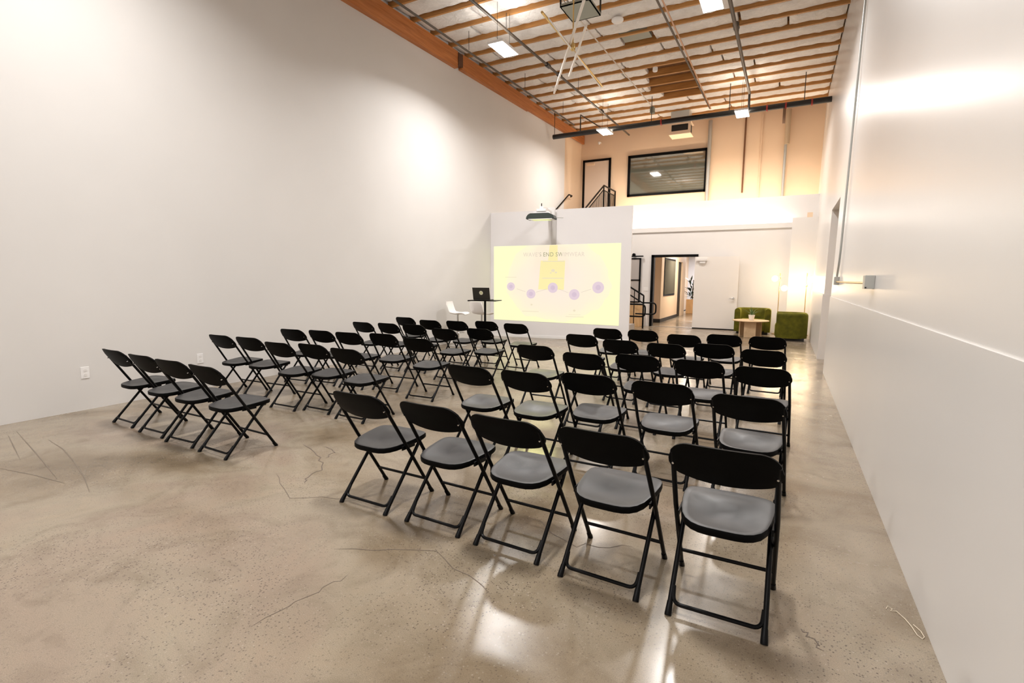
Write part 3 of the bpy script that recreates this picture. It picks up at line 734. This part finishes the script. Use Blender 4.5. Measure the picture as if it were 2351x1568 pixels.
def stool(loc, rz, label):
    t = thing('bar_stool', label, 'stool', loc, rz, 'white bar stools')
    # shell profile (y = depth, z) swept across x with curved sides
    prof = [(-.23, 1.04), (-.225, .98), (-.20, .90), (-.17, .82), (-.13, .775), (-.06, .76), (.02, .755), (.10, .765), (.17, .765), (.215, .745)]
    b = bmesh.new(); nx = 10; g = []
    for dz in (0, 1):
        gg = []
        for k, (y, z) in enumerate(prof):
            w = .20 - (.03 if k == 0 else 0) - (.02 if k == len(prof) - 1 else 0); row = []
            pa = Vector(prof[max(k - 1, 0)]); pb = Vector(prof[min(k + 1, len(prof) - 1)]); tt = (pb - pa).normalized(); nn = Vector((tt.y, -tt.x))
            for i in range(nx + 1):
                s = -1 + 2 * i / nx; lift = .03 * s ** 4
                row.append(b.verts.new((s * w, y + nn.x * (-lift + .016 * dz), z + nn.y * (-lift + .016 * dz))))
            gg.append(row)
        g.append(gg)
    K = len(prof)
    for d_ in (0, 1):
        for k in range(K - 1):
            for i in range(nx): b.faces.new((g[d_][k][i], g[d_][k][i + 1], g[d_][k + 1][i + 1], g[d_][k + 1][i]))
    for k in range(K - 1):
        for i in (0, nx): b.faces.new((g[0][k][i], g[0][k + 1][i], g[1][k + 1][i], g[1][k][i]))
    for k in (0, K - 1):
        for i in range(nx): b.faces.new((g[0][k][i], g[0][k][i + 1], g[1][k][i + 1], g[1][k][i]))
    obj('seat_shell', b, mat('white_shell', (.85, .82, .80), .3), t, smooth=True)
    obj('pole', tb([(0, 0, .02), (0, 0, .42)], .03, 14), M['chrome'], t, smooth=True)
    obj('gas_lift', tb([(0, 0, .42), (0, 0, .75)], .022, 14), M['chrome'], t, smooth=True)
    obj('base', lt([(.21, 0), (.21, .01), (.06, .03), (.035, .06)], 28), M['chrome'], t, smooth=True)
    ring = [(.0, .02 + 0, .30)] ; pts = [(.11 * math.sin(a), .05 + .13 * math.cos(a) - .02, .32) for a in [i * 2 * PI / 20 - PI for i in range(20)]]
    obj('foot_ring', tb(pts + [pts[0]], .009, 8), M['chrome'], t, smooth=True)
    return t
s0 = stool((-6.72, 9.95, 0), -1.35, 'white bar stool seen from the side, against the left wall')
s1 = dup(s0, (-6.22, 10.2, 0), -.15, 'white bar stool partly hidden behind the black laptop stand'); s1.rotation_euler = (0, 0, -.2)
tag(obj('remote_control', bx(-6.27, -6.20, 10.12, 10.22, .7725, .79), M['black']), 'small black object lying on the seat of the stool behind the stand', 'remote')

# wall fittings
def plate(name, x, y, z, side, label, cat, two=True):
    if side == 'L': t = thing(name, label, cat, (x, y, z), PI / 2, 'white wall outlets')
    else: t = thing(name, label, cat, (x, y, z), 0)
    obj('cover_plate', bx(-.042, .042, -.006, 0, -.068, .068, .002), M['white'], t)
    for dz in ((-.028, .028) if two else (0,)):
        so = obj('socket', lt([(.017, 0), (.017, .003)], 16), mat('socket_white', (.74, .72, .70), .5), t); so.rotation_euler = (PI / 2, 0, 0); so.location = (0, -.006, dz)
    return t
# plates face +x on the left wall
for (y, z, lab) in ((2.87, .44, 'white wall outlet nearest the camera, left of the back row'), (4.21, .43, 'white wall outlet between the back row and fourth row chairs'), (6.3, .42, 'white wall outlet low behind the third row of chairs')):
    plate('wall_outlet', XL + .0005, y, z, 'L', lab, 'outlet')
t = thing('light_switch', 'white double light switch left of the corridor doorway', 'switch', (-4.26, 17.80, 1.26))
obj('cover_plate', bx(-.075, .075, -.008, 0, -.06, .06, .002), M['white'], t)
for u in (-.032, .032): obj('rocker', bx(u - .014, u + .014, -.011, -.008, -.032, .032), M['white'], t)

# conduit and boxes on the right wall
t = thing('electrical_box', 'grey steel box on the right wall, end of the horizontal conduit', 'electrical box', (xr(1.55), 5.56, 1.555))
obj('box_body', bx(-.075, -.0, -.09, .05, -.06, .06, .004), M['galv'], t); obj('knockout', bx(-.072, -.060, -.094, -.09, -.055, -.043), M['dark'], t)
t = thing('electrical_box', 'small grey steel box where the tall conduit meets the horizontal one', 'electrical box', (xr(1.57), 9.05, 1.57))
obj('box_body', bx(-.06, -.0, -.10, .12, -.06, .06, .004), M['galv'], t); obj('lid', bx(-.066, -.06, -.09, .11, -.05, .05), M['white'], t)
pole('wall_conduit', [(xr(1.5) - .03, 5.62, 1.545), (xr(1.5) - .03, 8.95, 1.555)], .011, M['brass'], 'thin horizontal conduit between the two grey boxes', 'conduit')
pole('wall_conduit', [(xr(1.5) - .03, 8.98, 1.63), (xr(1.7) - .03, 8.84, 1.80), (xr(2) - .03, 8.80, 2.0), (xr(6.8) - .03, 8.74, 6.78)], .014, M['galv'], 'tall grey conduit running up the right wall', 'conduit', 10, .04)
b = bmesh.new(); rwall(b, 5.0, 5.012, 1.312, 1.49, .004)
# twist of string on the floor
pts = [(.52, 2.86), (.53, 2.89), (.545, 2.87), (.535, 2.85), (.56, 2.86), (.585, 2.81), (.60, 2.76), (.61, 2.70), (.625, 2.68), (.635, 2.70), (.63, 2.74), (.61, 2.78)]
b.free(); tag(obj('string', tb([(x, y, .003) for x, y in pts], .0018, 6), mat('pale_string', (.75, .66, .52), .7)), 'loose curl of pale string on the floor by the right wall', 'string')

# ------------------------------------------------------------------ lounge corner
def shell(w, d, hh, label, loc, rz):
    t = thing('tub_armchair', label, 'armchair', loc, rz, 'green tub armchairs')
    # U path (open towards -y), arms then back; profile width .15
    hw, r = w / 2 - .075, .26; path = []
    yf, yb = -d / 2, d / 2 - .075
    path.append((hw, yf)); path.append((hw, yf + .1)); path.append((hw, yb - r))
    for i in range(1, 9): a = i / 9 * PI / 2; path.append((hw - r + r * math.cos(a), yb - r + r * math.sin(a)))
    path.append((hw - r, yb)); path += [(-x, y) for x, y in reversed(path)]
    prof = [(-.075, .07), (-.078, .60)] + [(-.075 * math.cos(i / 8 * PI), hh - .075 + .075 * math.sin(i / 8 * PI)) for i in range(9)] + [(.078, .60), (.075, .07)]
    b = bmesh.new(); sweep(b, path, prof); obj('shell', b, M['velvet'], t, smooth=True)
    b = bmesh.new(); box(b, -w / 2 + .155, w / 2 - .155, -d / 2 - .03, d / 2 - .16, .09, .44); 
    bmesh.ops.bevel(b, geom=list(b.edges), offset=.05, segments=4, affect='EDGES', profile=.5); obj('seat_cushion', b, M['velvet'], t, smooth=True)
    obj('plinth', bx(-w / 2 + .07, w / 2 - .07, -d / 2 + .05, d / 2 - .07, 0, .08), M['dark'], t)
    return t
shell(.97, .80, .76, 'green velvet tub armchair facing the room behind the round table', (-.82, 17.02, 0), 0)
shell(.84, .74, .735, 'green velvet tub armchair turned sideways, right of the round table', (.20, 15.62, 0), -PI / 2)
t = thing('coffee_table', 'round light oak coffee table with slab legs', 'table', (-.82, 15.92, 0))
obj('table_top', lt([(.43, .435), (.47, .445), (.475, .462), (.468, .468)], 48), M['table'], t, smooth=True)
for a in (-PI / 2 + .02, PI * .80, PI * .20):
    b = bx(-.15, .15, .22, .255, 0, .436); bmesh.ops.rotate(b, verts=b.verts, cent=(0, 0, 0), matrix=Matrix.Rotation(a - PI / 2, 3, 'Z')); obj('leg', b, M['table'], t)
t = thing('potted_plant', 'small spiky green plant in a white pot on the coffee table', 'plant', (-.80, 15.86, .469))
obj('pot', lt([(.055, 0), (.062, .01), (.085, .15), (.078, .152), (.07, .12)], 24), M['pot'], t, smooth=True)
b = bmesh.new(); rnd = random.Random(3)
for k in range(26):
    a = rnd.uniform(0, 2 * PI); tilt = rnd.uniform(.1, 1.05); ln = rnd.uniform(.22, .38); w = .012; prev = None
    dr = Vector((math.cos(a), math.sin(a), 0)); sd = Vector((-dr.y, dr.x, 0))
    for j in range(6):
        s = j / 5; p = dr * (ln * s * math.sin(tilt) * (.6 + .5 * s)) + Vector((0, 0, .13 + ln * s * math.cos(tilt) * (1 - .25 * s))); ww = w * (1 - s) + .001
        cur = (b.verts.new(p - sd * ww), b.verts.new(p + Vector((0, 0, -.003))), b.verts.new(p + sd * ww))
        if prev: b.faces.new((prev[0], cur[0], cur[1], prev[1])); b.faces.new((prev[1], cur[1], cur[2], prev[2]))
        prev = cur
obj('leaves', b, M['leaf'], t)
def floor_lamp(loc, label, g1, g2, zt):
    t = thing('floor_lamp', label, 'floor lamp', loc, 0, 'brass floor lamps')
    obj('pole', tb([(0, 0, .02), (0, 0, zt)], .011, 10), M['brass'], t, smooth=True)
    obj('base', lt([(.13, 0), (.13, .015), (.02, .025)], 24), M['brass'], t, smooth=True)
    for g in (g1, g2):
        a = obj('arm', tb([(0, 0, g[1]), (g[0] * .55, -.02, g[1])], .008, 8), M['brass'], t, smooth=True)
        b = bmesh.new(); bmesh.ops.create_uvsphere(b, u_segments=20, v_segments=12, radius=.085); q = obj('lamp_shade', b, M['globe'], t, smooth='all'); q.location = (g[0], -.03, g[1])
        ld = bpy.data.lights.new('lamp', 'POINT'); ld.energy = LP; ld.color = (1, .72, .42); ld.shadow_soft_size = .1
        lo = bpy.data.objects.new('lamp_light', ld); C.objects.link(lo); lo.location = (loc[0] + g[0], loc[1] - .13 + .0, g[1])
    obj('joint', lt([(.02, -.03), (.028, -.02), (.028, .02), (.02, .03)], 12, (0, 0, g1[1])), M['brass'], t, smooth=True)
LP = 10
floor_lamp((-.17, 17.15, 0), 'slim brass two-globe floor lamp on the left of the pair', (-.13, 1.64), (.13, 1.36), 1.80)
floor_lamp((.52, 17.1, 0), 'slim brass two-globe floor lamp on the right, by the corner column', (-.13, 1.44), (.125, 1.62), 1.80)

# corridor furnishing
t = thing('planter', 'tall pine box planter with a dark leafy plant in the corridor', 'plant', (-3.92, 25.7, 0))
obj('box', bx(-.24, .24, -.2, .2, 0, .68, .01), M['crate'], t)
b = bmesh.new(); rnd = random.Random(9)
for k in range(46):
    a = rnd.uniform(0, 2 * PI); z0 = rnd.uniform(.65, 1.5); el = rnd.uniform(.1, 1.3); ln = rnd.uniform(.3, .55)
    c0 = Vector((rnd.uniform(-.1, .1), rnd.uniform(-.1, .1), z0)); d_ = Vector((math.cos(a) * math.cos(el), math.sin(a) * math.cos(el), math.sin(el)))
    sd = d_.cross(Vector((0, 0, 1))).normalized() * .05
    p0 = c0; p1 = c0 + d_ * ln * .5; p2 = c0 + d_ * ln - Vector((0, 0, .06))
    v = [b.verts.new(q) for q in (p0, p1 - sd, p2, p1 + sd, p1 + Vector((0, 0, .012)))]
    b.faces.new((v[0], v[1], v[4])); b.faces.new((v[1], v[2], v[4])); b.faces.new((v[2], v[3], v[4])); b.faces.new((v[3], v[0], v[4]))
obj('foliage', b, M['darkleaf'], t)
obj('stem', tb([(0, 0, .6), (.02, .02, 1.6)], .018, 8), mat('stem_brown', (.12, .08, .05), .7), t)

# ------------------------------------------------------------------ staircase behind the partition
st = thing('staircase', 'black railed staircase climbing behind the partition wall to the upper landing', 'stairs', (0, 0, 0))
b = bmesh.new()
for i in range(7): box(b, -4.25 - .265 * (i + 1), -4.25 - .265 * i, 15.3, 16.45, 0 + .17 * i, .17 * (i + 1))
box(b, -7.1, -6.1, 13.0, 16.45, 1.05, 1.2)
n = 16
for i in range(n):
    y0 = 13.4 + i * (4.4 / n); z1 = 1.2 + (i + 1) * (2.7 / n); box(b, -7.16, -5.92, y0, y0 + 4.4 / n + .02, z1 - .06, z1)
box(b, -7.16, -5.85, 17.8, 17.98, 3.75, 3.9); box(b, -7.16, -5.72, 18.0, 19.15, 3.75, 3.9)
obj('steps', b, mat('stair_concrete', (.40, .36, .33), .6), st)
def rail(pts, r=.022, name='handrail', fil=.0): return obj(name, tb(fillet(pts, fil) if fil else pts, r, 10), M['black'], st, smooth=True)
# upper flight railing at x=-5.85 and landing guard
SL = .55; zt = 4.85
rail([(-5.85, 14.2, zt - SL * 3.6), (-5.85, 17.8, zt), (-5.85, 19.17, zt)], .028)
rail([(-5.85, 14.2, zt - SL * 3.6 - .13), (-5.85, 17.75, zt - .16), (-5.85, 19.17, zt - .16)], .018)
rail([(-5.85, 17.8, 3.9), (-5.85, 17.8, zt)], .026, 'post'); rail([(-5.85, 19.15, 3.9), (-5.85, 19.15, zt)], .026, 'post')
b = bmesh.new(); y = 14.3
while y < 17.75:
    z = zt - SL * (17.8 - y) - .14; tube(b, [(-5.85, y, z - .8), (-5.85, y, z)], .009, 6); y += .115
y = 17.92
while y < 19.1: tube(b, [(-5.85, y, 3.9), (-5.85, y, zt - .16)], .009, 6); y += .115
obj('balusters', b, M['black'], st)
rail([(XL + .07, 14.4, 4.61 - .578 * 3.28), (XL + .07, 17.68, 4.61), (XL + .07, 18.0, 4.61), (XL + .0, 18.02, 4.58)], .024, 'wall_handrail', .03)
# lower flight railings
for (yy, dz, lo) in ((16.5, 0, True), (15.25, .0, True)):
    sx = 0 if yy > 16 else .13
    rail([(-4.0 - sx, yy, .02), (-4.0 - sx, yy, 1.08), (-5.8, yy, 1.08 + .59 * 1.8)], .026, 'handrail', .03)
    rail([(-4.02 - sx, yy, .84), (-5.8, yy, .84 + .59 * 1.78)], .022)
    rail([(-4.0 - sx, yy, .85), (-3.60 - sx * .3, yy, .85), (-3.60 - sx * .3, yy, .49), (-4.25 - sx, yy, .49)], .024, 'handrail', .12)
b = bmesh.new()
for (x, yy) in ((-4.3, 16.5), (-4.62, 16.5), (-4.95, 16.5), (-4.45, 15.25), (-4.8, 15.25)): tube(b, [(x, yy, .02), (x, yy, 1.08 + .59 * (-4.0 - x))], .014, 8)
obj('balusters', b, M['black'], st)

# black framed sliding panel on a rail and low cabinet beneath it
t = thing('sliding_panel', 'grey sliding panel in a black frame hanging from a short rail', 'panel', (-5.1, 17.72, 0))
b = bmesh.new(); box(b, .62, .67, -.02, .02, .80, 2.32); box(b, -.67, -.62, -.02, .02, .80, 2.32)
for z in (.80, 1.55, 2.28): box(b, -.67, .67, -.02, .02, z, z + .04)
obj('frame', b, M['black'], t); obj('infill', bx(-.62, .62, -.006, .006, .84, 2.28), M['grey'], t)
obj('rail', bx(-.9, .74, -.03, .03, 2.36, 2.40), M['black'], t); b = tb([(.42, -.045, 2.43), (.42, .02, 2.43)], .055, 16); obj('roller', b, M['black'], t, smooth=True)
t = thing('low_cabinet', 'light wood cabinet standing behind the stair railing', 'cabinet', (-4.72, 17.45, 0))
obj('carcass', bx(-.36, .42, -.2, .2, 0, .74, .006), M['crate'], t)
obj('side_panel', bx(-.42, -.12, -.22, -.2, 0, .74), mat('dark_brown_panel', (.05, .028, .012), .5), t)

# corridor light, warm light of the entrance area
def area(name, loc, size, e, col, rot=(0, 0, 0), spread=None):
    ld = bpy.data.lights.new(name, 'AREA'); ld.size = size; ld.energy = e; ld.color = col
    if spread: ld.spread = spread
    lo = bpy.data.objects.new(name, ld); C.objects.link(lo); lo.location = loc; lo.rotation_euler = rot; return lo
area('corridor_light', (-3.2, 21.5, 2.9), .6, 120, (1, .86, .70)); area('corridor_light_far', (-3.6, 27.0, 2.9), .6, 130, (.95, .95, 1))
ld = bpy.data.lights.new('ledge_light', 'AREA'); ld.shape = 'RECTANGLE'; ld.size = 5.5; ld.size_y = .03; ld.energy = 40; ld.color = (1, .90, .78)
lo = bpy.data.objects.new('ledge_light', ld); C.objects.link(lo); lo.location = (-2.8, 17.88, 3.235); lo.rotation_euler = (PI, 0, 0)

ld = bpy.data.lights.new('slab_light', 'AREA'); ld.shape = 'RECTANGLE'; ld.size = 6.0; ld.size_y = .06; ld.energy = 95; ld.color = (1, .79, .57)
lo = bpy.data.objects.new('slab_light', ld); C.objects.link(lo); lo.location = (-2.6, 18.25, 3.3); lo.rotation_euler = (PI - .15, 0, 0)
tag(obj('led_strip_light', bx(-5.6, .4, 18.22, 18.28, 3.24, 3.28), M['led']), 'light strip lying on the slab behind the white band', 'light')

ld = bpy.data.lights.new('added_floor_glow', 'SPOT'); ld.energy = 60; ld.color = (1, .97, .36); ld.spot_size = math.radians(95); ld.spot_blend = 1.; ld.shadow_soft_size = .5  # added spot, imitates the slide's yellow reflection on the floor
lo = bpy.data.objects.new('added_floor_glow', ld); C.objects.link(lo); lo.location = (-5.35, 11.35, 3.0)
lo.rotation_euler = (Vector((-3.3, 5.6, 0)) - Vector(lo.location)).to_track_quat('-Z', 'Y').to_euler()

# ------------------------------------------------------------------ world and view
w = bpy.data.worlds.new('world'); SC.world = w; w.use_nodes = True
w.node_tree.nodes['Background'].inputs[0].default_value = (.05, .05, .05, 1)
SC.view_settings.view_transform = 'Standard'; SC.view_settings.look = 'None'; SC.view_settings.gamma = 1; SC.view_settings.use_curve_mapping = False
SC.view_settings.exposure = 0.27
SC.cycles.max_bounces = 8; SC.cycles.diffuse_bounces = 6; SC.cycles.glossy_bounces = 4
SC.cycles.use_denoising = True; SC.cycles.sample_clamp_indirect = 8
